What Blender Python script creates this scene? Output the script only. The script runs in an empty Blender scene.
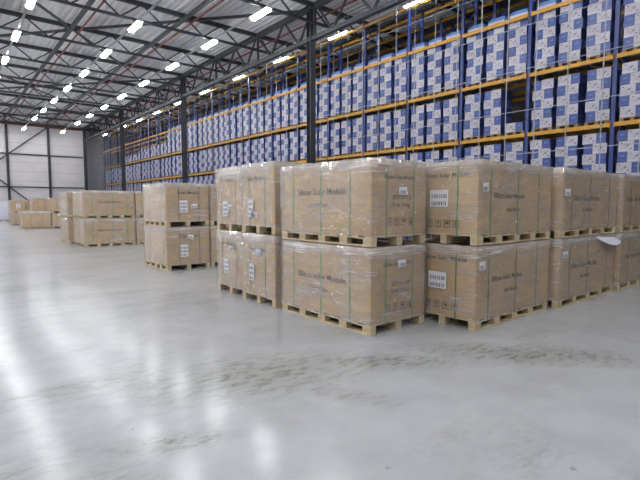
import bpy, math, random
from mathutils import Vector, Matrix
random.seed(7)
D = bpy.data
scene = bpy.context.scene
col = scene.collection

# ------------------------------------------------------------------ camera, world, exposure
cam_d = D.cameras.new('camera')
cam_d.sensor_width = 36.0
cam_d.lens = 36.0 * 460.0 / 640.0
cam_d.clip_end = 300
cam = D.objects.new('camera', cam_d)
cam.location = (0.0, 0.0, 1.65)
cam.rotation_euler = (math.radians(90 - 4.351), 0.0, -math.radians(39.48))
col.objects.link(cam)
scene.camera = cam
wd = D.worlds.new('world'); scene.world = wd
wd.use_nodes = True
wd.node_tree.nodes['Background'].inputs[0].default_value = (0.5, 0.52, 0.56, 1)
wd.node_tree.nodes['Background'].inputs[1].default_value = 0.3
scene.view_settings.view_transform = 'Standard'
scene.view_settings.look = 'None'
scene.view_settings.gamma = 1.0
scene.view_settings.use_curve_mapping = False
scene.view_settings.exposure = 0.3
LAMP_STRENGTH = 56.0
LAMP_COLOR = (0.97, 0.98, 1.0, 1)

# ------------------------------------------------------------------ materials
def lin(r, g, b):
    f = lambda c: c / 12.92 if c <= 0.04045 else ((c + 0.055) / 1.055) ** 2.4
    return (f(r / 255), f(g / 255), f(b / 255), 1)

class NT:
    def __init__(self, name):
        self.m = D.materials.new(name); self.m.use_nodes = True
        self.t = self.m.node_tree; self.n = self.t.nodes
        self.b = self.n['Principled BSDF']; self.out = self.n['Material Output']
    def new(self, typ, **kw):
        n = self.n.new(typ)
        for k, v in kw.items(): setattr(n, k, v)
        return n
    def link(self, a, b): self.t.links.new(a, b)
    def coord(self, scale=(1, 1, 1), rot=(0, 0, 0), out='Object'):
        c = self.new('ShaderNodeTexCoord'); m = self.new('ShaderNodeMapping')
        m.inputs['Scale'].default_value = scale; m.inputs['Rotation'].default_value = rot
        self.link(c.outputs[out], m.inputs['Vector']); return m.outputs[0]
    def noise(self, vec, scale, detail=4, rough=0.55, dist=0.0):
        n = self.new('ShaderNodeTexNoise'); n.inputs['Scale'].default_value = scale
        n.inputs['Detail'].default_value = detail; n.inputs['Roughness'].default_value = rough
        n.inputs['Distortion'].default_value = dist
        self.link(vec, n.inputs['Vector']); return n.outputs[0]
    def ramp(self, fac, stops):
        r = self.new('ShaderNodeValToRGB'); e = r.color_ramp.elements
        while len(e) < len(stops): e.new(0.5)
        for i, (p, c) in enumerate(stops):
            e[i].position = p; e[i].color = c if len(c) == 4 else (*c, 1)
        self.link(fac, r.inputs[0]); return r.outputs[0]
    def mix(self, fac, a, b, typ='MIX'):
        m = self.new('ShaderNodeMix', data_type='RGBA', blend_type=typ)
        for v, s in ((fac, m.inputs[0]), (a, m.inputs[6]), (b, m.inputs[7])):
            if hasattr(v, 'links'): self.link(v, s)
            else: s.default_value = v
        return m.outputs[2]
    def mul(self, a, b, op='MULTIPLY'):
        m = self.new('ShaderNodeMath', operation=op)
        for v, s in ((a, m.inputs[0]), (b, m.inputs[1])):
            if hasattr(v, 'links'): self.link(v, s)
            else: s.default_value = v
        return m.outputs[0]
    def bump(self, h, strength=0.3, dist=0.01):
        b = self.new('ShaderNodeBump'); b.inputs['Strength'].default_value = strength
        b.inputs['Distance'].default_value = dist
        self.link(h, b.inputs['Height']); self.link(b.outputs[0], self.b.inputs['Normal']); return b.outputs[0]
    def set(self, **kw):
        for k, v in kw.items(): self.b.inputs[k.replace('_', ' ')].default_value = v
        return self

def simple(name, c, rough=0.6, metal=0.0, var=0.12, scale=6.0, spec=0.5):
    t = NT(name); v = t.coord()
    n = t.noise(v, scale, 3)
    dark = tuple(x * (1 - var) for x in c[:3]) + (1,); lite = tuple(min(1, x * (1 + var)) for x in c[:3]) + (1,)
    t.link(t.ramp(n, [(0.3, dark), (0.7, lite)]), t.b.inputs['Base Color'])
    t.set(Roughness=rough, Metallic=metal); t.b.inputs['Specular IOR Level'].default_value = spec
    return t.m

# scuffed patches on the floor: centre x, y, direction, half length, half width, strength
SCUFFS = [(2.3, 3.8, -20, 1.5, .75, 1.0), (3.4, 3.35, -35, 1.3, .35, .9), (4.9, 2.45, -48, 1.7, .45, 1.0), (1.15, 3.05, -25, .6, .18, .8), (.4, 2.6, 20, .8, .4, .7), (2.6, 2.95, -60, .8, .2, .6), (4.2, 2.9, -20, .5, .2, .6)]
def mat_floor():
    t = NT('polished_concrete'); v = t.coord()
    n1 = t.noise(v, 0.35, 6, 0.6); n2 = t.noise(v, 2.3, 6, 0.65)
    base = t.ramp(n1, [(0.3, lin(160, 162, 165)), (0.7, lin(182, 184, 187))])
    base = t.mix(0.30, base, t.ramp(n2, [(0.3, lin(156, 157, 160)), (0.72, lin(196, 197, 200))]))
    # greenish tyre scuffs: broken patches gathered in lanes
    vs = t.coord((0.5, 1.6, 1), (0, 0, math.radians(28)))
    lane = t.mul(t.ramp(t.noise(vs, 0.55, 3, 0.5), [(0.53, (0, 0, 0)), (0.66, (1, 1, 1))]), 0.35)
    c = t.new('ShaderNodeTexCoord')
    for (ex, ey, ang, lx, ly, st) in SCUFFS:
        m = t.new('ShaderNodeMapping', vector_type='TEXTURE'); m.inputs['Location'].default_value = (ex, ey, 0)
        m.inputs['Rotation'].default_value = (0, 0, math.radians(ang)); m.inputs['Scale'].default_value = (lx, ly, 1)
        t.link(c.outputs['Object'], m.inputs['Vector'])
        ln = t.new('ShaderNodeVectorMath', operation='LENGTH'); t.link(m.outputs[0], ln.inputs[0])
        e = t.ramp(ln.outputs['Value'], [(0.15, (st,) * 3), (1.0, (0, 0, 0))])
        lane = t.mul(lane, e, 'MAXIMUM')
    haze = t.noise(t.coord((1, 2.2, 1), (0, 0, math.radians(24))), 1.6, 5, 0.65)
    base = t.mix(t.mul(t.mul(lane, haze), 0.95), base, lin(136, 138, 126))
    fine = t.ramp(t.noise(t.coord((1.6, 3.6, 1), (0, 0, math.radians(24))), 3.4, 6, 0.72), [(0.48, (0, 0, 0)), (0.62, (1, 1, 1))])
    scuff = t.mul(lane, fine)
    base = t.mix(t.mul(scuff, 0.75), base, lin(92, 96, 80))
    # small dark specks and thin drag lines
    sp = t.ramp(t.noise(v, 5.5, 3, 0.6), [(0.70, (0, 0, 0)), (0.76, (1, 1, 1))])
    base = t.mix(t.mul(sp, 0.6), base, lin(110, 110, 108))
    dl = t.ramp(t.noise(t.coord((0.25, 12, 1), (0, 0, math.radians(-8))), 1.6, 3, 0.6), [(0.66, (0, 0, 0)), (0.72, (1, 1, 1))])
    base = t.mix(t.mul(dl, 0.35), base, lin(140, 140, 136))
    t.link(base, t.b.inputs['Base Color'])
    t.set(Roughness=0.19)
    t.b.inputs['Specular IOR Level'].default_value = 0.38
    t.bump(t.noise(v, 1.1, 3), 0.05, 0.02)
    return t.m

def mat_card(name, c0, c1, rough=0.7, bump=0.0):
    t = NT(name); oi = t.new('ShaderNodeObjectInfo')
    n = t.noise(t.coord((1, 1, 5)), 2.0, 5, 0.6)
    c = t.ramp(n, [(0.3, c0), (0.7, c1)])
    hv = t.new('ShaderNodeHueSaturation'); t.link(c, hv.inputs['Color'])
    t.link(t.mul(t.mul(oi.outputs['Random'], 0.14), 0.93, 'ADD'), hv.inputs['Value'])
    t.link(hv.outputs[0], t.b.inputs['Base Color'])
    t.set(Roughness=rough)
    if bump: t.bump(t.noise(t.coord((1, 1, 1.6)), 9.0, 3, 0.6), bump, 0.03)
    return t.m

def mat_film():
    t = NT('stretch_film')
    oi = t.new('ShaderNodeObjectInfo')
    c = t.new('ShaderNodeTexCoord'); off = t.new('ShaderNodeVectorMath', operation='ADD')
    cmb = t.new('ShaderNodeCombineXYZ')
    t.link(t.mul(oi.outputs['Random'], 37.0), cmb.inputs[0]); t.link(t.mul(oi.outputs['Random'], 11.0), cmb.inputs[2])
    t.link(c.outputs['Object'], off.inputs[0]); t.link(cmb.outputs[0], off.inputs[1])
    def mp(scale, rot):
        m = t.new('ShaderNodeMapping'); m.inputs['Scale'].default_value = scale; m.inputs['Rotation'].default_value = rot
        t.link(off.outputs[0], m.inputs['Vector']); return m.outputs[0]
    s1 = t.noise(mp((0.8, 0.8, 24), (0.05, 0.05, 0)), 3.0, 6, 0.66, 0.25)
    s2 = t.noise(mp((0.9, 0.9, 26), (-0.12, 0.12, 0.3)), 2.6, 5, 0.62, 0.3)
    pt = t.ramp(t.noise(mp((1, 1, 1.8), (0, 0, 0)), 1.7, 4, 0.6), [(0.38, (.12,) * 3), (0.64, (1, 1, 1))])
    m1 = t.ramp(s1, [(0.52, (0, 0, 0)), (0.66, (1, 1, 1))]); m2 = t.ramp(s2, [(0.56, (0, 0, 0)), (0.68, (1, 1, 1))])  # milky fold streaks, painted white to stand in for glints
    # the film is doubled where it folds over the top edge of the carton
    sx = t.new('ShaderNodeSeparateXYZ'); t.link(c.outputs['Object'], sx.inputs[0])
    fold = t.ramp(t.mul(sx.outputs[2], t.mul(t.mul(s1, -0.5, 'ADD'), 0.22), 'ADD'), [(0.0, (0, 0, 0)), (1.0, (0, 0, 0)), ])
    mr = t.new('ShaderNodeMapRange'); mr.inputs['From Min'].default_value = 0.93; mr.inputs['From Max'].default_value = 1.07
    mr.inputs['To Min'].default_value = 0.0; mr.inputs['To Max'].default_value = 0.28
    t.link(t.mul(sx.outputs[2], t.mul(t.mul(s1, -0.5, 'ADD'), 0.3), 'ADD'), mr.inputs['Value'])
    fac = t.mul(t.mul(t.mul(t.mul(m1, 0.6), t.mul(m2, 0.55), 'ADD'), pt), t.mul(pt, 0.14), 'ADD'); fac = t.mul(t.mul(fac, 0.08, 'ADD'), t.mul(t.mul(oi.outputs['Random'], 0.6), 0.65, 'ADD'))
    fac = t.mul(fac, mr.outputs[0], 'ADD')
    t.set(Base_Color=lin(244, 240, 240), Roughness=0.13)
    t.b.inputs['Specular IOR Level'].default_value = 0.7
    nb = t.bump(t.mul(s1, s2, 'ADD'), 0.8, 0.03)
    tr = t.new('ShaderNodeBsdfTransparent'); mx = t.new('ShaderNodeMixShader')
    t.link(fac, mx.inputs[0]); t.link(tr.outputs[0], mx.inputs[1]); t.link(t.b.outputs[0], mx.inputs[2])
    # clear film still mirrors like a thin plastic sheet, most of all at a glancing angle
    gl = t.new('ShaderNodeBsdfGlossy'); gl.inputs['Roughness'].default_value = 0.16; gl.inputs['Color'].default_value = (1, 1, 1, 1)
    fr = t.new('ShaderNodeFresnel'); fr.inputs['IOR'].default_value = 1.52
    t.link(nb, gl.inputs['Normal']); t.link(nb, fr.inputs['Normal'])
    m2_ = t.new('ShaderNodeMixShader'); ge = t.new('ShaderNodeNewGeometry')
    t.link(t.mul(fr.outputs[0], t.mul(t.mul(ge.outputs['Backfacing'], -1.0), 1.0, 'ADD')), m2_.inputs[0]); t.link(mx.outputs[0], m2_.inputs[1]); t.link(gl.outputs[0], m2_.inputs[2])
    t.link(m2_.outputs[0], t.out.inputs['Surface'])
    return t.m

def mat_emit(name, color, strength):
    t = NT(name); t.set(Base_Color=(0.9, 0.9, 0.9, 1), Emission_Color=color, Emission_Strength=strength); return t.m

def mat_wall():
    t = NT('white_panel_wall'); v = t.coord()
    n = t.noise(v, 0.5, 3)
    c = t.ramp(n, [(0.3, lin(214, 210, 212)), (0.7, lin(226, 222, 224))])
    w = t.new('ShaderNodeTexWave', wave_type='BANDS', bands_direction='Z'); w.inputs['Scale'].default_value = 0.28
    t.link(v, w.inputs['Vector'])
    seam = t.ramp(w.outputs[1], [(0.0, (1, 1, 1)), (0.02, (0, 0, 0))])
    t.link(t.mix(t.mul(seam, 0.35), c, lin(150, 148, 150)), t.b.inputs['Base Color'])
    t.set(Roughness=0.45)
    return t.m

def mat_wood():
    t = NT('pallet_pine')
    n = t.noise(t.coord((2, 2, 9)), 3, 5, 0.6)
    t.link(t.ramp(n, [(0.3, lin(182, 162, 126)), (0.7, lin(216, 201, 168))]), t.b.inputs['Base Color']); t.set(Roughness=0.75)
    return t.m

M = dict(
    floor=mat_floor(), wall=mat_wall(), wood=mat_wood(), film=mat_film(),
    deck=simple('galvanised_roof_deck', lin(226, 226, 228), 0.45, 0.0, 0.06, 1.0),
    greywall=simple('grey_cladding', lin(84, 84, 90), 0.6, 0, 0.08, 0.7),
    midwall=simple('mid_grey_cladding', lin(134, 134, 140), 0.6, 0, 0.08, 0.7),
    steel=simple('dark_painted_steel', lin(52, 55, 61), 0.5, 0.0, 0.15, 3),
    card=mat_card('kraft_card', lin(178, 146, 100), lin(194, 164, 118)),
    strap=simple('green_strap', lin(52, 140, 68), 0.35, 0, 0.1),
    darkstrap=simple('dull_green_strap', lin(62, 92, 66), 0.4, 0, 0.1),
    paper=simple('label_paper', lin(226, 226, 230), 0.6, 0, 0.03),
    ink=simple('print_ink', lin(46, 36, 28), 0.7, 0, 0.1),
    black=simple('label_ink', lin(84, 84, 96), 0.7, 0, 0.1),
    blue=simple('rack_blue', lin(38, 57, 116), 0.4, 0, 0.1),
    yellow=simple('beam_yellow', lin(188, 138, 32), 0.45, 0, 0.1),
    galv=simple('galvanised_tube', lin(158, 162, 168), 0.4, 0.2, 0.08),
    shelf=simple('shelf_steel', lin(120, 122, 126), 0.5, 0.2, 0.1),
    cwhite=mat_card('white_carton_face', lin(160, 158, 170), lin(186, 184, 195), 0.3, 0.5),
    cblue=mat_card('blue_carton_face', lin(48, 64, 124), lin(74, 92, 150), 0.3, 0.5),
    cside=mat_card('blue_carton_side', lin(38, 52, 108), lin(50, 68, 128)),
    cprint=simple('carton_print', lin(96, 84, 92), 0.6, 0, 0.1),
    cap=mat_card('blue_cap_sheet', lin(60, 96, 164), lin(104, 142, 198)),
    oldwood=simple('old_pallet_wood', lin(134, 112, 84), 0.8, 0, 0.25, 5),
    red=simple('sprinkler_red', lin(112, 46, 38), 0.5, 0, 0.1),
    lampbody=simple('lamp_housing', lin(190, 190, 194), 0.4, 0, 0.05),
    lamp=mat_emit('lamp_diffuser', LAMP_COLOR, LAMP_STRENGTH),
    white=simple('white_sack', lin(214, 216, 226), 0.5, 0, 0.06, 3),
)

# ------------------------------------------------------------------ mesh helpers
class MB:
    """collects boxes, bars and strips into one mesh with material slots"""
    def __init__(self): self.v = []; self.f = []; self.mi = []
    def quad(self, pts, mi=0):
        i = len(self.v); self.v += [tuple(p) for p in pts]; self.f.append(tuple(range(i, i + len(pts)))); self.mi.append(mi)
    def box(self, a, b, mi=0, faces=None):
        (x0, y0, z0), (x1, y1, z1) = a, b
        i = len(self.v)
        self.v += [(x0, y0, z0), (x1, y0, z0), (x1, y1, z0), (x0, y1, z0), (x0, y0, z1), (x1, y0, z1), (x1, y1, z1), (x0, y1, z1)]
        fs = [(0, 3, 2, 1), (4, 5, 6, 7), (0, 1, 5, 4), (1, 2, 6, 5), (2, 3, 7, 6), (3, 0, 4, 7)]   # -z +z -y +x +y -x
        for k, q in enumerate(fs):
            self.f.append(tuple(i + j for j in q)); self.mi.append(faces[k] if faces else mi)
    def bar(self, p, q, w, h=None, mi=0):
        h = h or w
        p, q = Vector(p), Vector(q); d = (q - p).normalized()
        up = Vector((0, 0, 1)) if abs(d.z) < 0.95 else Vector((0, 1, 0))
        s = d.cross(up).normalized(); u = s.cross(d).normalized()
        i = len(self.v)
        for e in (p, q):
            for a, b in ((-1, -1), (1, -1), (1, 1), (-1, 1)):
                self.v.append(tuple(e + s * (a * w / 2) + u * (b * h / 2)))
        for q4 in ((0, 1, 2, 3), (7, 6, 5, 4), (0, 4, 5, 1), (1, 5, 6, 2), (2, 6, 7, 3), (3, 7, 4, 0)):
            self.f.append(tuple(i + j for j in q4)); self.mi.append(mi)
    def tube(self, p, q, r, n=8, mi=0):
        p, q = Vector(p), Vector(q); d = (q - p).normalized()
        up = Vector((0, 0, 1)) if abs(d.z) < 0.95 else Vector((0, 1, 0))
        s = d.cross(up).normalized(); u = s.cross(d).normalized(); i = len(self.v)
        for e in (p, q):
            for k in range(n):
                a = 2 * math.pi * k / n
                self.v.append(tuple(e + s * (math.cos(a) * r) + u * (math.sin(a) * r)))
        for k in range(n):
            self.f.append((i + k, i + (k + 1) % n, i + n + (k + 1) % n, i + n + k)); self.mi.append(mi)
        self.f.append(tuple(i + k for k in range(n - 1, -1, -1))); self.mi.append(mi)
        self.f.append(tuple(i + n + k for k in range(n))); self.mi.append(mi)
    def mesh(self, name, mats):
        me = D.meshes.new(name); me.from_pydata(self.v, [], self.f)
        for m in (mats if isinstance(mats, (list, tuple)) else [mats]): me.materials.append(m)
        me.polygons.foreach_set('material_index', self.mi)
        me.update(); return me

def link(name, data, parent=None, loc=(0, 0, 0), rz=0.0):
    o = D.objects.new(name, data); col.objects.link(o)
    o.location = loc; o.rotation_euler = (0, 0, rz)
    if parent is not None: o.parent = parent
    return o
def tag(o, label, cat, group=None, kind=None):
    o['label'] = label
    if cat: o['category'] = cat
    if group: o['group'] = group
    if kind: o['kind'] = kind
    return o
def thing(name, label, cat, loc=(0, 0, 0), rz=0.0, group=None):
    return tag(link(name, None, None, loc, rz), label, cat, group)
def structure(name, me, label, loc=(0, 0, 0)):
    o = link(name, me, None, loc); o['kind'] = 'structure'; o['label'] = label; return o
def bevel(o, w, seg=2):
    b = o.modifiers.new('bevel', 'BEVEL'); b.width = w; b.segments = seg; b.limit_method = 'ANGLE'; return o
ORD = ['zeroth', 'first', 'second', 'third', 'fourth', 'fifth', 'sixth', 'seventh', 'eighth', 'ninth', 'tenth', 'eleventh', 'twelfth',
       'thirteenth', 'fourteenth', 'fifteenth', 'sixteenth', 'seventeenth', 'eighteenth', 'nineteenth', 'twentieth', 'twenty-first',
       'twenty-second', 'twenty-third', 'twenty-fourth', 'twenty-fifth']

# ------------------------------------------------------------------ room shell
X0, X1, Y0, Y1 = -12.0, 21.6, -12.0, 65.2
ZD = 11.5
b = MB(); b.box((X0, Y0, -0.2), (X1, Y1, 0)); structure('floor', b.mesh('floor', M['floor']), 'pale grey polished concrete warehouse floor with tyre scuffs')
b = MB(); b.box((X0 - .2, Y1, -0.2), (14.6, Y1 + .2, ZD + .3)); structure('wall_back', b.mesh('wall_back', M['wall']), 'white panelled end wall of the warehouse')
b = MB(); b.box((14.6, Y1, -0.2), (X1 + .2, Y1 + .2, ZD + .3)); structure('wall_back', b.mesh('wall_back', M['midwall']), 'grey part of the end wall behind the racking')
b = MB(); b.box((X1, Y0, -0.2), (X1 + .2, Y1, ZD + .3)); structure('wall_right', b.mesh('wall_right', M['greywall']), 'grey side wall behind the pallet racking')
b = MB(); b.box((X0 - .2, Y0, -0.2), (X0, Y1, ZD + .3)); structure('wall_left', b.mesh('wall_left', M['wall']), 'white panelled side wall opposite the racking')
b = MB(); b.box((X0 - .2, Y0 - .2, -0.2), (X1 + .2, Y0, ZD + .3)); structure('wall_front', b.mesh('wall_front', M['greywall']), 'grey clad wall behind the viewer')
# ribbed roof deck (ribs run along the hall)
b = MB(); x = X0; prof = []
while x < X1:
    prof += [(x, ZD), (x + .15, ZD), (x + .18, ZD + .14), (x + .31, ZD + .14)]; x += .34
prof.append((X1, ZD))
for (xa, za), (xb, zb) in zip(prof, prof[1:]): b.quad([(xa, Y0, za), (xa, Y1, za), (xb, Y1, zb), (xb, Y0, zb)])
b.quad([(X0, Y0, ZD + .28), (X1, Y0, ZD + .28), (X1, Y1, ZD + .28), (X0, Y1, ZD + .28)])
structure('ceiling', b.mesh('ceiling', M['deck']), 'ribbed grey metal roof deck over the hall')

# end wall framing: columns, rails, bracing
WC = [-2.1, 2.1, 6.35, 10.6]
for i, x in enumerate(WC):
    b = MB(); b.box((x - .12, Y1 - .26, 0), (x + .12, Y1 - .001, ZD))
    structure('column', b.mesh('column', M['steel']), f'dark steel post on the white end wall, {ORD[len(WC) - i]} from the racking')
b = MB()
b.box((X0, Y1 - .14, 7.6), (14.4, Y1 - .001, 7.74)); b.box((X0, Y1 - .14, 3.74), (14.4, Y1 - .001, 3.86))
structure('trim_1', b.mesh('rails', M['steel']), 'dark horizontal rails along the white end wall')
b = MB()
yb = Y1 - .3
b.bar((10.6, yb, 11.1), (6.35, yb, 7.55), .14); b.bar((6.35, yb, 7.55), (2.1, yb, 4.0), .14)
b.bar((2.1, yb, 7.55), (6.35, yb, 3.8), .14); b.bar((6.35, yb, 3.8), (10.6, yb, .1), .14)
structure('trim_2', b.mesh('bracing', M['steel']), 'dark diagonal bracing in front of the white end wall')
b = MB(); b.box((X0, Y1 - .3, 11.1), (X1, Y1 - .001, 11.34)); structure('trim_3', b.mesh('eaves_beam', M['steel']), 'dark beam along the top of the end wall')

# main columns
CX = 14.5
CY = [2.8, 18.3, 33.75, 48.9, 64.4]
for i, y in enumerate(CY):
    b = MB(); w = .16; b.box((CX - w, y - w, 0), (CX + w, y - w + .03, ZD - .1)); b.box((CX - w, y + w - .03, 0), (CX + w, y + w, ZD - .1)); b.box((CX - .012, y - w + .03, 0), (CX + .012, y + w - .03, ZD - .1))
    b.box((CX - .22, y - .22, 0), (CX + .22, y + .22, .03))
    structure('column', b.mesh('column', M['steel']), ['dark steel column outside the frame', 'tall dark steel column behind the large front boxes, nearest of the row', 'dark steel column in front of the racking, second of the row',
              'dark steel column in front of the racking, third of the row', 'dark steel corner column where end wall meets racking'][i])
# lattice girder along the columns
ZG0, ZG1 = 9.78, 11.28
b = MB()
b.box((CX - .11, Y0, ZG0 - .1), (CX + .11, Y1 - .3, ZG0 + .1)); b.box((CX - .13, Y0, ZG1 - .12), (CX + .13, Y1 - .3, ZG1 + .12))
TY = [18.0 + 5.2 * k for k in range(-5, 9)]
for y in TY:
    b.bar((CX, y, ZG0), (CX, y, ZG1), .10)
    for s in (-1, 1):
        if Y0 < y + s * 2.6 < Y1 - .4:
            b.bar((CX, y + s * .15, ZG1), (CX, y + s * 1.3, ZG0), .09); b.bar((CX, y + s * 1.3, ZG0), (CX, y + s * 2.6, ZG1), .09)
structure('trim_4', b.mesh('column_girder', M['steel']), 'dark lattice girder running along the column line')
# cross trusses
ZT0, ZT1 = 10.5, 11.3
tm = MB()
tm.bar((X0, 0, ZT1), (X1, 0, ZT1), .16, .20); tm.bar((X0, 0, ZT0), (X1, 0, ZT0), .11, .12)
xs = 1.7 - 4.2 * 3
while xs < X1 - 2.2:
    tm.bar((xs, 0, ZT1), (xs + 1.05, 0, ZT0), .065); tm.bar((xs + 1.05, 0, ZT0), (xs + 2.1, 0, ZT1), .065); xs += 2.1
tme = tm.mesh('roof_truss', M['steel'])
for i, y in enumerate(TY):
    structure('roof_truss', tme, f'dark lattice roof truss across the hall, {ORD[len(TY) - i]} from the end wall', (0, y + .02, 0))
# ties along the hall and plan bracing
for i, x in enumerate([-6.7, -2.5, 1.7, 5.9, 10.1, 18.6]):
    b = MB(); b.box((x - .09, Y0, 11.05), (x + .09, Y1 - .3, 11.19))
    structure('roof_beam', b.mesh('roof_beam', M['steel']), f'dark roof beam under the deck, {ORD[6 - i]} counted from the racking side')
b = MB()
zb = 11.12
for c in range(-1, 4):
    yc = 18.3 + (c - 0) * 15.6
    if yc + 10.4 > Y1 or yc < Y0 - 5: continue
    b.bar((14.4, yc, zb), (1.7, yc + 15.3, zb), .12) if yc + 15.3 < Y1 else None
    b.bar((1.7, yc + 4.7, zb), (10.1, yc + 15.1, zb), .10) if yc + 15.1 < Y1 else None
structure('trim_5', b.mesh('plan_bracing', M['steel']), 'dark diagonal wind bracing under the roof deck')

# sprinkler pipes
for i, x in enumerate([-2.0, 2.2, 6.3, 10.5, 15.2, 19.0]):
    if i in (0,): continue
    b = MB(); b.tube((x, Y0 + .1, 11.06), (x, 64.4, 11.02), .05)
    tag(link('sprinkler_pipe', b.mesh('sprinkler_pipe', M['red'])), f'dark red sprinkler pipe running under the roof deck, {ORD[6 - i]} from the grey side wall', 'pipe', 'sprinkler pipes under the roof')
b = MB(); b.tube((X0 + .1, 64.5, 11.02), (14.2, 64.5, 11.02), .09, 10)
tag(link('sprinkler_main', b.mesh('sprinkler_main', M['red'])), 'dark red main pipe along the top of the white end wall', 'pipe')

# ------------------------------------------------------------------ lamps
LX = [-9.1, -4.9, -0.75, 3.42, 7.72, 11.6, 16.25]  # first row is unseen, added to strengthen light from the aisle side
NR = len(LX)
row_z = lambda i: 10.36 if i == NR - 1 else ZL
row_y = lambda i: 0.0 if i == NR - 1 else 0.0
LY = [18.3 + 5.13 * k for k in range(-5, 8)] + [61.8]
ZL = 10.27
rm = MB(); rm.box((-.04, Y0 + .3, ZL + .10), (.04, Y1 - 1.5, ZL + .165)); rme = rm.mesh('trunking_rail', M['galv'])
for i, x in enumerate(LX[:-1]):
    o = link('trunking_rail', rme, None, (x, 0, row_z(i) - ZL))
    tag(o, f'straight grey rail carrying a row of ceiling lamps, {ORD[NR - i]} row from the grey side wall', 'lamp rail', 'lamp rails under the roof')
hm = MB()
hm.box((-.15, -.75, .02), (.15, .75, .075)); hm.box((-.07, -.75, .075), (.07, .75, .10))
hm.box((-.15, -.77, 0), (.15, -.75, .075)); hm.box((-.15, .75, 0), (.15, .77, .075))
hme = hm.mesh('housing', M['lampbody'])
dm = MB(); dm.box((-.10, -.68, -.085), (.10, .68, .018)); dme = dm.mesh('diffuser', M['lamp'])
sm = MB(); sm.box((-.06, -.75, .02), (.06, .75, .07)); sme = sm.mesh('housing', M['lampbody'])
sd = MB(); sd.box((-.045, -.68, -.03), (.045, .68, .0195)); sde = sd.mesh('diffuser', M['lamp'])
hg = MB(); hg.tube((0, 0, .06), (0, 0, 1.1), .006, 6); hge = hg.mesh('hanger', M['galv'])
for i, x in enumerate(LX):
    for j, y in enumerate(LY):
        r = thing('ceiling_lamp', f'long bright ceiling lamp, {ORD[NR - i]} row from the grey side wall, {ORD[len(LY) - j]} from the end wall', 'ceiling lamp', (x, y + row_y(i), row_z(i)), 0, 'bright lamps under the roof')
        link('housing', sme if i == NR - 1 else hme, r); link('diffuser', sde if i == NR - 1 else dme, r)
        if i == NR - 1:
            for s_ in (-.5, .5): link('hanger', hge, r, (0, s_, 0))

# ------------------------------------------------------------------ pallet racking
RX, RD, BAY, RY = 16.65, 1.0, 2.79, 2.78
NB = 22
LV = [2.13, 4.20, 6.31, 8.44, 10.45]        # beam mid heights
def rack(px, label, decks):
    root = thing('pallet_rack', label, 'pallet rack', (px, RY, 0))
    um = MB()
    um.box((0, -.06, 0), (.09, .06, 10.62)); um.box((-.03, -.09, 0), (.12, .09, .012))
    z = .3
    while z < 10.3:                       # slotted face of the post
        um.box((-.003, -.012, z), (.001, .012, z + .06)); z += .6
    ume = um.mesh('upright', M['blue'])
    br = MB(); z = .3; s = 0
    while z < 10.0:
        br.bar((.09 if s == 0 else RD - .09, 0, z), (RD - .09 if s == 0 else .09, 0, z + .85), .045); z += .85; s = 1 - s
    bre = br.mesh('frame_brace', M['blue'])
    bm_ = MB(); bm_.box((-.05, .062, -.065), (-.001, BAY - .062, .065)); bm_.box((-.055, .055, -.11), (-.001, .068, .11)); bm_.box((-.055, BAY - .068, -.11), (-.001, BAY - .055, .11))
    bme = bm_.mesh('beam', M['yellow'])
    dk = MB()
    for k in range(9):
        yy = .15 + k * (BAY - .3) / 8; dk.box((0, yy - .03, -.03), (RD - .002, yy + .03, 0))
    for k in range(3):
        xx = .12 + k * (RD - .24) / 2; dk.box((xx - .02, .1, -.03), (xx + .02, BAY - .1, -.001))
    dke = dk.mesh('shelf_deck', M['shelf'])
    for k in range(NB + 1):
        link('upright', ume, root, (0, k * BAY, 0)); link('upright', ume, root, (RD, k * BAY, 0), math.pi)
        link('frame_brace', bre, root, (0, k * BAY, 0))
    for k in range(NB):
        for li, z in enumerate(LV):
            if not decks and li < 1: continue
            link('beam', bme, root, (0, k * BAY, z))
            link('rear_beam', bme, root, (RD + .051, k * BAY, z))
            if decks and li < 3: link('shelf_deck', dke, root, (0, k * BAY, z + .065))
    return root
rack(RX, 'tall pallet racking with blue uprights and yellow beams holding blue and white loads', True)
rack(19.02, 'second run of blue and yellow pallet racking standing behind the loaded one', False)

# loads of blue and white cartons
LW, LD = .72, .84
pm = MB()
for yy in (-LW / 2, -.06, LW / 2 - .12): pm.box((0, yy, .022), (LD, yy + .12, .10), 0)
for k in range(5): pm.box((k * (LD - .12) / 4, -LW / 2, .10), (k * (LD - .12) / 4 + .12, LW / 2, .125), 0)
for xx in (0, LD / 2 - .05, LD - .1): pm.box((xx, -LW / 2, 0), (xx + .1, LW / 2, .022), 0)
pme = pm.mesh('pallet', M['oldwood'])
CH = .335; WW, BW = .42, .28
def carton_white(mb, y0, z0, x0=0.0):
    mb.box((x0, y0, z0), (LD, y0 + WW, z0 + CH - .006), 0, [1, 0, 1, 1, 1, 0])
    cy, cz = y0 + WW * .5, z0 + CH * .5
    e = x0 - .0015
    mb.quad([(e, cy + .00, cz + .015), (e, cy - .075, cz + .055), (e, cy - .085, cz + .03), (e, cy - .01, cz - .03)], 2)
    mb.quad([(e, cy + .05, cz - .05), (e, cy + .02, cz - .035), (e, cy + .015, cz - .06), (e, cy + .045, cz - .075)], 2)
    mb.quad([(e, cy + .15, cz + .11), (e, cy + .10, cz + .11), (e, cy + .10, cz + .08), (e, cy + .15, cz + .08)], 2)
    mb.quad([(e, cy - .09, cz - .07), (e, cy - .16, cz - .07), (e, cy - .16, cz - .10), (e, cy - .09, cz - .10)], 2)
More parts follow.
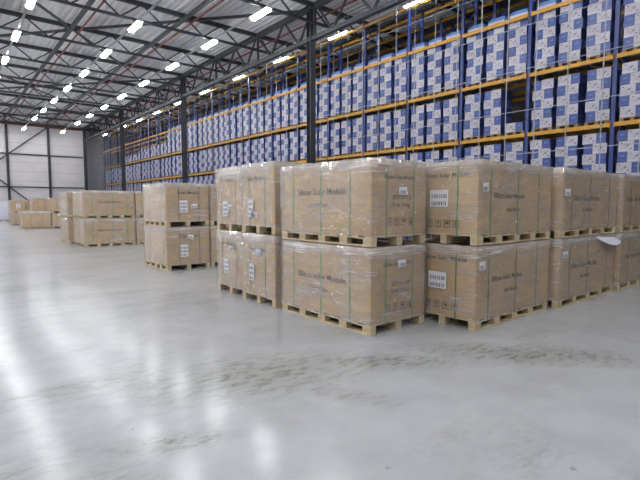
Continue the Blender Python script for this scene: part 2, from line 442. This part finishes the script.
def carton_blue(mb, y0, z0, x0=0.0):
    mb.box((x0, y0, z0), (LD, y0 + BW, z0 + CH - .006), 1)
    e = x0 - .0015
    mb.quad([(e, y0 + BW * .75, z0 + CH * .7), (e, y0 + BW * .3, z0 + CH * .7), (e, y0 + BW * .3, z0 + CH * .52), (e, y0 + BW * .75, z0 + CH * .52)], 3)
cmats = [M['cwhite'], M['cblue'], M['cprint'], M['cap']]
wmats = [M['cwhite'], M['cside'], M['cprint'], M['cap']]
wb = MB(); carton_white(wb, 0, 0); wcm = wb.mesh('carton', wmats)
bb = MB(); carton_blue(bb, 0, 0); bcm = bb.mesh('carton', cmats)
cp = MB(); cp.box((-.012, -LW / 2 - .01, 0), (LD, LW / 2 + .01, .012))
cp.box((-.012, -LW / 2 - .012, -.07), (-.004, LW / 2 + .012, .012)); cp.box((.02, -LW / 2 + .03, .012), (LD - .06, LW / 2 - .03, .14), 1); cp.box((.03, -LW / 2 + .02, .14), (LD - .04, LW / 2 - .02, .23)); cp.box((.10, -LW / 2 + .10, .23), (LD - .12, LW / 2 - .10, .29))
cpe = cp.mesh('cap_sheet', [M['cap'], M['cwhite']])
def layer_spots(n, phase):
    out = []
    for k in range(n):
        z = .125 + k * CH
        if (k + phase) % 2 == 0: out += [('w', -LW / 2 + .01, z), ('b', -LW / 2 + .01 + WW + .004, z)]
        else: out += [('b', -LW / 2 + .01, z), ('w', -LW / 2 + .01 + BW + .004, z)]
    return out
merged = {}
def merged_mesh(n, phase):
    if (n, phase) not in merged:
        mb = MB()
        rj = random.Random(n * 9 + phase)
        js = [rj.uniform(-.035, .035) for _ in range(2 * n)]
        for i, (k, y, z) in enumerate(layer_spots(n, phase)):
            y += js[i // 2]
            (carton_white if k == 'w' else carton_blue)(mb, y, z)
        for yy in (-LW / 2, -.06, LW / 2 - .12): mb.box((0, yy, .0), (LD, yy + .12, .10), 4)
        mb.box((0, -LW / 2, .10), (LD, LW / 2, .124), 4)
        merged[(n, phase)] = mb.mesh('pallet_load', [M['cwhite'], M['cblue'], M['cprint'], M['cap'], M['oldwood']])
    return merged[(n, phase)]
rng = random.Random(11)
SH = ['lower', 'middle', 'upper']
for bay in range(NB):
    for slot in range(3):
        y = RY + bay * BAY + .06 + (slot + .5) * (BAY - .12) / 3
        if y + LW / 2 < 4.55: continue
        for lv in range(3):
            n, cap = 5, False
            if lv == 2:
                if y < 43.2: n, cap = 6, True
                elif y < 56.5: n = 2
                else: continue
            if lv == 2 and y >= 43.2: n = 3 if y < 50 else 2
            single = (lv == 1 and bay == 2 and slot == 0)
            if single: n = 1
            phase = rng.choice((0, 0, 1)) if y > 20 else (bay + slot + lv) % 2
            z = LV[lv] + .0655
            what = 'single-layer pallet of cartons' if single else ('blue-capped pallet of carton layers' if cap else 'pallet of white and blue cartons')
            lab = f'{what}, {SH[lv]} shelf, {ORD[bay + 1]} rack bay from near end, {["near", "middle", "far"][slot]} slot'
            dx, dy = rng.uniform(.03, .09), rng.uniform(-.015, .015)
            g = f'cartons on the {SH[lv]} rack shelf'
            if y < 26:
                r = thing('pallet_load', lab, 'pallet load', (RX + dx, y + dy, z), 0, g)
                link('pallet', pme, r); sh = {}
                for k, yy, zz in layer_spots(n, phase):
                    link('carton', wcm if k == 'w' else bcm, r, (rng.uniform(-.012, .012), yy + sh.setdefault(round(zz, 2), rng.uniform(-.035, .035)), zz))
            else:
                r = tag(link('pallet_load', merged_mesh(n, phase), None, (RX + dx, y + dy, z)), lab, 'pallet load', g)
            if cap: link('cap_sheet', cpe, r, (0, 0, .125 + n * CH + .002))

# tube barrier in front of the racking
FXX = 15.95
fe = thing('tube_barrier', 'grey tube grid barrier standing in front of the pallet racking', 'barrier', (FXX, 0, 0))
fp = MB(); fp.tube((0, 0, 0), (0, 0, 10.95), .017, 6); fp.box((-.06, -.06, 0), (.06, .06, .012)); fpe = fp.mesh('post', M['galv'])
k = 0
while 3.55 + k * 1.05 < 64.1:
    link('post', fpe, fe, (0, 3.55 + k * 1.05, 0)); k += 1
for z in (.6, 2.1, 3.46, 4.95, 6.36, 7.83, 9.36, 10.07, 10.93):
    rl = MB(); rl.tube((-.03, 3.4, 0), (-.03, 64.0, 0), .015, 6); link('rail', rl.mesh('rail', M['galv']), fe, (0, 0, z))

# ------------------------------------------------------------------ strapped boxes on pallets
PH = .135                                    # pallet height
def film_mesh(lx, ly, z0, z1, seed):
    rg = random.Random(seed)
    e = .012; b = MB()
    nx, ny, nz = max(4, int(lx / .12)), max(4, int(ly / .12)), 9
    loop = [(-e + (lx + 2 * e) * i / nx, -e) for i in range(nx)] + [(lx + e, -e + (ly + 2 * e) * i / ny) for i in range(ny)] + \
           [(lx + e - (lx + 2 * e) * i / nx, ly + e) for i in range(nx)] + [(-e, ly + e - (ly + 2 * e) * i / ny) for i in range(ny)]
    n = len(loop); grid = []
    for r in range(nz + 1):
        z = z0 + (z1 + e * .6 - z0) * r / nz; row = []
        for (x, y) in loop:
            j = rg.uniform(-.0055, .009)
            nx_ = -1 if x < 0 else (1 if x > lx else 0); ny_ = -1 if y < 0 else (1 if y > ly else 0)
            zz = z + (rg.uniform(-.012, .012) if r == 0 else rg.uniform(-.004, .006) if r == nz else 0)
            row.append((x + nx_ * j, y + ny_ * j, zz))
        grid.append(row)
    for row in grid: b.v += row
    for r in range(nz):
        for k in range(n):
            b.f.append((r * n + k, r * n + (k + 1) % n, (r + 1) * n + (k + 1) % n, (r + 1) * n + k)); b.mi.append(0)
    i = len(b.v); m = .10                     # film folded onto the lid
    ins = [(min(max(x, m), lx - m), min(max(y, m), ly - m), z1 + .005 + rg.uniform(0, .012)) for (x, y) in loop]
    b.v += ins
    for k in range(n): b.f.append((nz * n + k, nz * n + (k + 1) % n, i + (k + 1) % n, i + k)); b.mi.append(0)
    me = b.mesh('stretch_wrap', M['film'])
    me.polygons.foreach_set('use_smooth', [True] * len(me.polygons))
    return me

pal_cache = {}
def pallet_meshes(lx, ly):
    """lx, ly: size; the long side carries five blocks and the bottom runners"""
    key = (round(lx, 2), round(ly, 2))
    if key in pal_cache: return pal_cache[key]
    lng = lx >= ly; L, W = (lx, ly) if lng else (ly, lx)
    T = (lambda a, c: (a, c)) if lng else (lambda a, c: (c, a))
    def bx(mb, a0, c0, z0, a1, c1, z1):
        p, q = T(a0, c0), T(a1, c1); mb.box((p[0], p[1], z0), (q[0], q[1], z1))
    d = MB()
    for k in range(3):                        # cross stringers tie the deck together
        c = [0, W / 2 - .05, W - .1][k]; bx(d, 0, c, .102, L, c + .1, .118)
    nb = 9
    for k in range(nb):
        a = k * (L - .11) / (nb - 1); bx(d, a, 0, .1175, a + .11, W, PH)
    blk = MB(); bl, bw = .145, .10
    bx(blk, 0, 0, .0221, bl, bw, .1019)
    run = MB(); bx(run, 0, 0, 0, L, .1, .022)
    spots = [T(a, c) for a in [k * (L - bl) / 4 for k in range(5)] for c in (0, W / 2 - .05, W - .1)]
    rsp = [T(0, c) for c in (0, W / 2 - .05, W - .1)]
    pal_cache[key] = (d.mesh('pallet', M['wood']), blk.mesh('block', M['wood']), run.mesh('runner', M['wood']), spots, rsp)
    return pal_cache[key]

def strap_mesh(across, span, H, w=.02, tk=.003):
    """a closed band around carton and pallet deck: runs round the x/z plane when across is 'x'"""
    b = MB(); e = .004; z0, z1 = .096, H + .002
    def bx(u0, z0_, u1, z1_):
        if across == 'x': b.box((u0, -w / 2, z0_), (u1, w / 2, z1_))
        else: b.box((-w / 2, u0, z0_), (w / 2, u1, z1_))
    bx(-e - tk, z0, -e, z1 + tk); bx(span + e, z0, span + e + tk, z1 + tk)
    bx(-e - tk, z1, span + e + tk, z1 + tk); bx(-e - tk, z0, span + e + tk, z0 + tk)
    return b.mesh('strap', None)

text_cache = {}
def text_obj(body, size, parent, face, u, z, align='LEFT'):
    """printed words on a side: face '-x' reads towards -y, face '-y' reads towards +x; u is the start along the side"""
    c = D.curves.new('printed_text', 'FONT'); c.body = body; c.size = size; c.align_x = align; c.offset = .022 * size; c.materials.append(M['ink'])
    c.resolution_u = 2
    key = (body, size)
    if key not in text_cache:
        tmp = D.objects.new('tmp', c); col.objects.link(tmp); dg = bpy.context.evaluated_depsgraph_get(); dg.update()
        text_cache[key] = D.meshes.new_from_object(tmp.evaluated_get(dg)); text_cache[key].name = 'printed_text'; D.objects.remove(tmp)
        if not text_cache[key].materials: text_cache[key].materials.append(M['ink'])
    o = link('printed_text', text_cache[key], parent)
    if face == '-x': o.location = (-.0015, u, z); o.rotation_euler = (math.pi / 2, 0, -math.pi / 2)
    else: o.location = (u, -.0015, z); o.rotation_euler = (math.pi / 2, 0, 0)
    return o

def face_frame(o, face, u, z, out=False):
    d = .019 if out else .002
    if face == '-x': o.location = (-d, u, z); o.rotation_euler = (math.pi / 2, 0, -math.pi / 2)
    else: o.location = (u, -d, z); o.rotation_euler = (math.pi / 2, 0, 0)
    return o

def label_mesh(w, h, rows):
    b = MB(); b.box((0, 0, 0), (w, h, .0008), 0)
    rg = random.Random(int(w * 1000 + h * 77))
    for r in range(rows):                     # bar codes
        y0 = h * (.08 + .86 * r / rows); y1 = y0 + h * .86 / rows * .55
        x = w * .1
        while x < w * .88:
            t = rg.uniform(.006, .02) * (1 if w > .12 else .6); b.quad([(x, y0, .0012), (min(x + t, w * .9), y0, .0012), (min(x + t, w * .9), y1, .0012), (x, y1, .0012)], 1); x += t + rg.uniform(.008, .02)
    return b.mesh('barcode_label', [M['paper'], M['black']])
def add_label(parent, face, u, z, w, h, rows=2, tilt=0.0):
    o = face_frame(link('barcode_label', label_mesh(w, h, rows), parent), face, u, z, True)
    o.rotation_euler.rotate_axis('Z', tilt); return o

def symbols_mesh(n, s):
    """handling marks: framed arrows, glass, umbrella, stacking sign"""
    b = MB()
    for k in range(n):
        x = k * s * 1.45; t = s * .09
        for q in ([(0, 0), (s, 0), (s, t), (0, t)], [(0, s - t), (s, s - t), (s, s), (0, s)], [(0, t), (t, t), (t, s - t), (0, s - t)], [(s - t, t), (s, t), (s, s - t), (s - t, s - t)]):
            b.quad([(x + p[0], p[1], 0) for p in q])
        g = k % 4
        if g == 0:
            for dx in (.3, .62): b.quad([(x + s * (dx - .1), s * .5, 0), (x + s * (dx + .14), s * .5, 0), (x + s * (dx + .02), s * .8, 0)]); b.quad([(x + s * (dx - .02), s * .2, 0), (x + s * (dx + .06), s * .2, 0), (x + s * (dx + .06), s * .5, 0), (x + s * (dx - .02), s * .5, 0)])
        elif g == 1:
            b.quad([(x + s * .25, s * .8, 0), (x + s * .5, s * .4, 0), (x + s * .75, s * .8, 0)]); b.quad([(x + s * .46, s * .2, 0), (x + s * .54, s * .2, 0), (x + s * .54, s * .45, 0), (x + s * .46, s * .45, 0)])
            b.quad([(x + s * .3, s * .18, 0), (x + s * .7, s * .18, 0), (x + s * .7, s * .25, 0), (x + s * .3, s * .25, 0)])
        elif g == 2:
            b.quad([(x + s * (.5 + .32 * math.cos(a * math.pi / 6)), s * (.5 + .3 * math.sin(a * math.pi / 6)), 0) for a in range(7)]); b.quad([(x + s * .46, s * .2, 0), (x + s * .54, s * .2, 0), (x + s * .54, s * .5, 0), (x + s * .46, s * .5, 0)])
        else:
            b.quad([(x + s * .25, s * .2, 0), (x + s * .75, s * .2, 0), (x + s * .75, s * .45, 0), (x + s * .25, s * .45, 0)]); b.quad([(x + s * .32, s * .52, 0), (x + s * .68, s * .52, 0), (x + s * .68, s * .8, 0), (x + s * .32, s * .8, 0)])
    return b.mesh('handling_symbols', M['ink'])
def add_symbols(parent, face, u, z, n=4, s=.085):
    return face_frame(link('handling_symbols', symbols_mesh(n, s), parent), face, u, z)

def pallet_box(label, x0, y0, z, lx, ly, H, seed, straps=(), smat='darkstrap', group='strapped solar module boxes', film=True, tilt=0.0, detail=True):
    """straps: list of (side, distance): side 'x' crosses the long x side (band lies in a y/z plane)..."""
    r = thing('pallet_box', label, 'pallet box', (x0, y0, z), tilt, group)
    H = H - .024
    d, blk, run, spots, rsp = pallet_meshes(lx, ly)
    p = link('pallet', d, r)
    for (a, c) in spots: link('block', blk, p, (a, c, 0))
    for (a, c) in rsp: link('runner', run, p, (a, c, 0))
    c = MB(); c.box((.004, .004, PH), (lx - .004, ly - .004, H - .004)); co = bevel(link('carton', c.mesh('carton', M['card']), r), .006)
    lid = MB()
    lid.box((-.001, -.001, H - .13), (lx + .001, ly + .001, H)); bevel(link('carton_lid', lid.mesh('carton_lid', M['card']), co), .005)
    for axis, dist in straps:
        if axis == 'y':   # band crosses the side that faces -x (at distance dist along y)
            me = strap_mesh('x', lx, H); me.materials.clear(); me.materials.append(M[smat]); link('strap', me, r, (0, dist, 0))
        else:
            me = strap_mesh('y', ly, H); me.materials.clear(); me.materials.append(M[smat]); link('strap', me, r, (dist, 0, 0))
    if film: link('stretch_wrap', film_mesh(lx, ly, PH - .02, H, seed), r)
    return r

S = 1.125
# front stack (printed long side towards the aisle)
for k in (0, 1):
    r = pallet_box(['lower box of the big front corner stack, printed sides and green straps', 'top box of the big front corner stack, printed sides and green straps'][k],
                   4.10, 3.98, k * S, 1.07, 1.93, S, 20 + k, [('y', .38), ('y', .97), ('y', 1.62), ('x', .27), ('x', .80)], 'strap')
    text_obj('Silicon Solar Module', .128, r, '-x', 1.52, .60 if k == 0 else .665)
    text_obj('Solar Module', .075, r, '-x', 1.24, .44 if k == 0 else .50)
    text_obj('Silicon Solar Module', .072, r, '-y', .22, .86)
    text_obj('QTY: 31PCS', .072, r, '-y', .38, .60); text_obj('G.W: 715kg', .072, r, '-y', .38, .50)
    add_symbols(r, '-y', .27, .26, 4, .10)
    add_label(r, '-y', .49 if k == 0 else .49, .83 if k == 0 else .66, .155, .10, 1, .06 if k == 0 else 0)
# stack beside it, long side towards the viewer
for k in (0, 1):
    r = pallet_box(['lower box second along the front row, one label on each visible side', 'top box second along the front row, glossy film wrap over printed side'][k],
                   5.31, 3.27, k * S, 2.06, 1.03, S, 30 + k, [('x', .30), ('x', 1.02), ('x', 1.64), ('y', .30), ('y', .80)], 'strap' if k else 'darkstrap')
    add_label(r, '-x', .74 if k == 0 else .735, .50 if k == 0 else .50, .30, .23, 2)
    text_obj('Silicon Solar Module', .085, r, '-x', .84, .90)
    add_symbols(r, '-x', .80, .22, 4, .10)
    add_label(r, '-y', .05 if k == 0 else .08, .80 if k == 0 else .70, .14, .11, 1, .05)
    text_obj('Silicon Solar Module', .10, r, '-y', .38, .62); text_obj('Solar Module', .07, r, '-y', .72, .44)
# third and fourth along the front row
for k in (0, 1):
    r = pallet_box(['lower box third along the front row, torn film flap at its top edge', 'top box third along the front row, above the torn film flap'][k],
                   7.52, 3.17, k * S, 2.36, 1.03, S, 40 + k, [('x', .36), ('x', 1.08), ('x', 1.96)], 'darkstrap')
    add_label(r, '-y', .06 if k == 0 else .06, .80 if k == 0 else .67, .20, .11, 1)
    text_obj('Silicon Solar Module', .13, r, '-y', .44, .60); text_obj('Solar Module', .08, r, '-y', .80, .42)
    if k == 0:
        b = MB(); n = 8
        for i in range(n):
            for s_ in (0,):
                a0, a1 = i / n, (i + 1) / n
                y_ = lambda a: -.02 - .13 * math.sin(a * 2.4); zt = lambda a: 1.09 - .05 * a; zb = lambda a: 1.09 - .02 - .24 * a * (1.25 - a) * 1.6
                xx = lambda a: 1.42 + .92 * a
                b.quad([(xx(a0), -.018, zt(a0)), (xx(a0), y_(a0), zb(a0)), (xx(a1), y_(a1), zb(a1)), (xx(a1), -.018, zt(a1))])
        fo = link('torn_film_flap', b.mesh('torn_film_flap', M['white']), r); so = fo.modifiers.new('thickness', 'SOLIDIFY'); so.thickness = .002
        fo['label'] = 'loose white flap of torn film'
for k in (0, 1):
    r = pallet_box(['lower box fourth along the front row, cut by the picture edge', 'top box fourth along the front row, cut by the picture edge'][k],
                   9.98, 3.12, k * S, 2.36, 1.03, S, 50 + k, [('x', .5), ('x', 1.2), ('x', 1.9)], 'darkstrap')
    text_obj('Silicon Solar Module', .13, r, '-y', .3, .60)
# tall pair behind the front stack (short sides towards the aisle)
ST = 1.18
for k in (0, 1):
    r = pallet_box(['lower tall box directly behind the big front corner stack', 'top tall box directly behind the big front corner stack'][k],
                   4.09, 6.09, k * ST, 2.03, 1.02, ST, 60 + k, [('y', .28), ('y', .76), ('x', .4), ('x', 1.6)], 'darkstrap')
    add_label(r, '-x', .78, .36 if k == 0 else .27, .16, .29, 3)
    add_label(r, '-x', .56 if k == 0 else .68, .83 if k == 0 else .27, .16, .09, 1, -.1)
    text_obj('Solar Module', .10, r, '-x', .84, .88)
for k in (0, 1):
    r = pallet_box(['lower tall box, far one of the pair behind the corner stack', 'top tall box, far one of the pair behind the corner stack'][k],
                   4.16, 7.16, k * ST, 2.03, 1.05, ST, 70 + k, [('y', .3), ('y', .84), ('x', .4), ('x', 1.6)], 'darkstrap')
    add_label(r, '-x', .76, .36 if k == 0 else .26, .18, .28, 3)
    add_label(r, '-x', .56, .80 if k == 0 else .39, .15, .09, 1)
    text_obj('Solar Module', .10, r, '-x', .90, .90)
# middle group standing alone
SM = 1.11
for c in (0, 1):
    for k in (0, 1):
        r = pallet_box([['lower box of the middle stack with large white label', 'top box of the middle stack with large white label'],
                        ['lower box standing beside the middle stack, mostly hidden by tall pair', 'top box standing beside the middle stack, mostly hidden by tall pair']][c][k],
                       4.33 + c * 1.20, 11.27, k * SM, 1.15, 1.65, SM, 80 + k + 4 * c, [('x', .33), ('x', .87), ('y', .25), ('y', 1.2)], 'darkstrap', 'boxes of the middle stack')
        if c == 0:
            add_label(r, '-y', .34, .33 if k == 0 else .35, .21, .31, 3)
            add_label(r, '-y', .53 if k == 0 else .66, .80 if k == 0 else .46, .16, .11, 1, -.25 if k == 0 else 0)
        text_obj('Solar Module', .11, r, '-y', .30, .82)
# far group, straps on the wide side
SF = 1.115
for c in (0, 1):
    for k in (0, 1):
        r = pallet_box([['lower box of the far double stack with three green straps', 'top box of the far double stack with three green straps'],
                        ['lower box beside the far double stack, partly behind middle stack', 'top box beside the far double stack, partly behind middle stack']][c][k],
                       4.28 + c * 1.98, 19.58, k * SF, 1.93, .80, SF, 90 + k + 4 * c, [('x', .30), ('x', 1.06), ('x', 1.62)], 'strap', 'boxes of the far double stack')
        text_obj('Silicon Solar Module', .11, r, '-y', .5, .62)
for k in (0, 1):
    pallet_box(['lower box behind the far double stack, film wrapped', 'top box behind the far double stack, film wrapped'][k],
               4.30, 20.44, k * SF, 1.93, 1.12, SF, 100 + k, [('y', .3), ('y', .8)], 'strap', 'boxes of the far double stack')
for k in (0, 1):
    pallet_box(['lower box jutting towards the aisle behind the far double stack', 'top box jutting towards the aisle behind the far double stack'][k],
               4.17, 21.9, k * SF, 1.05, 1.6, SF, 104 + k, [('y', .4), ('y', 1.2)], 'darkstrap', 'boxes of the far double stack')
# farthest group before the end wall
far = [('long low box in front of the farthest group', 4.30, 37.3, 1, 1.72, 1.0, 1.22),
       ('{} box right-angled beside the long low box, farthest group', 6.08, 37.2, 2, 1.0, 1.9, 1.08),
       ('{} box standing behind the long low box, farthest group', 5.30, 39.9, 2, 1.10, 1.6, 1.09),
       ('{} film-wrapped box with white label at the aisle end of the farthest group', 4.46, 45.5, 2, 1.06, 1.5, 1.03),
       ('{} box behind the white-labelled one, farthest group', 5.58, 46.0, 2, 1.3, 1.5, 1.03)]
for i, (lab, x, y, n, lx, ly, H) in enumerate(far):
    for k in range(n):
        r = pallet_box(lab.format(['lower', 'top'][k]), x, y, k * H, lx, ly, H, 120 + 3 * i + k, [('x', lx * .3), ('x', lx * .7)], 'darkstrap', 'farthest boxes by the end wall')
        if i == 3 and k == 1: add_label(r, '-y', .4, .35, .32, .35, 2)
# pale wrapped load at the picture edge
r = thing('pallet_load', 'pale white wrapped load on a pallet near the end wall', 'pallet load', (4.3, 57.0, 0))
d, blk, run, spots, rsp = pallet_meshes(1.15, 1.2)
p = link('pallet', d, r)
for (a, c) in spots: link('block', blk, p, (a, c, 0))
for (a, c) in rsp: link('runner', run, p, (a, c, 0))
b = MB(); b.box((.01, .01, PH), (1.14, 1.19, 1.95)); bevel(link('wrapped_goods', b.mesh('wrapped_goods', M['white']), r), .08, 4)
b = MB(); b.box((.08, .08, 1.9), (1.07, 1.12, 2.02)); bevel(link('top_sheet', b.mesh('top_sheet', M['white']), r), .04, 3)
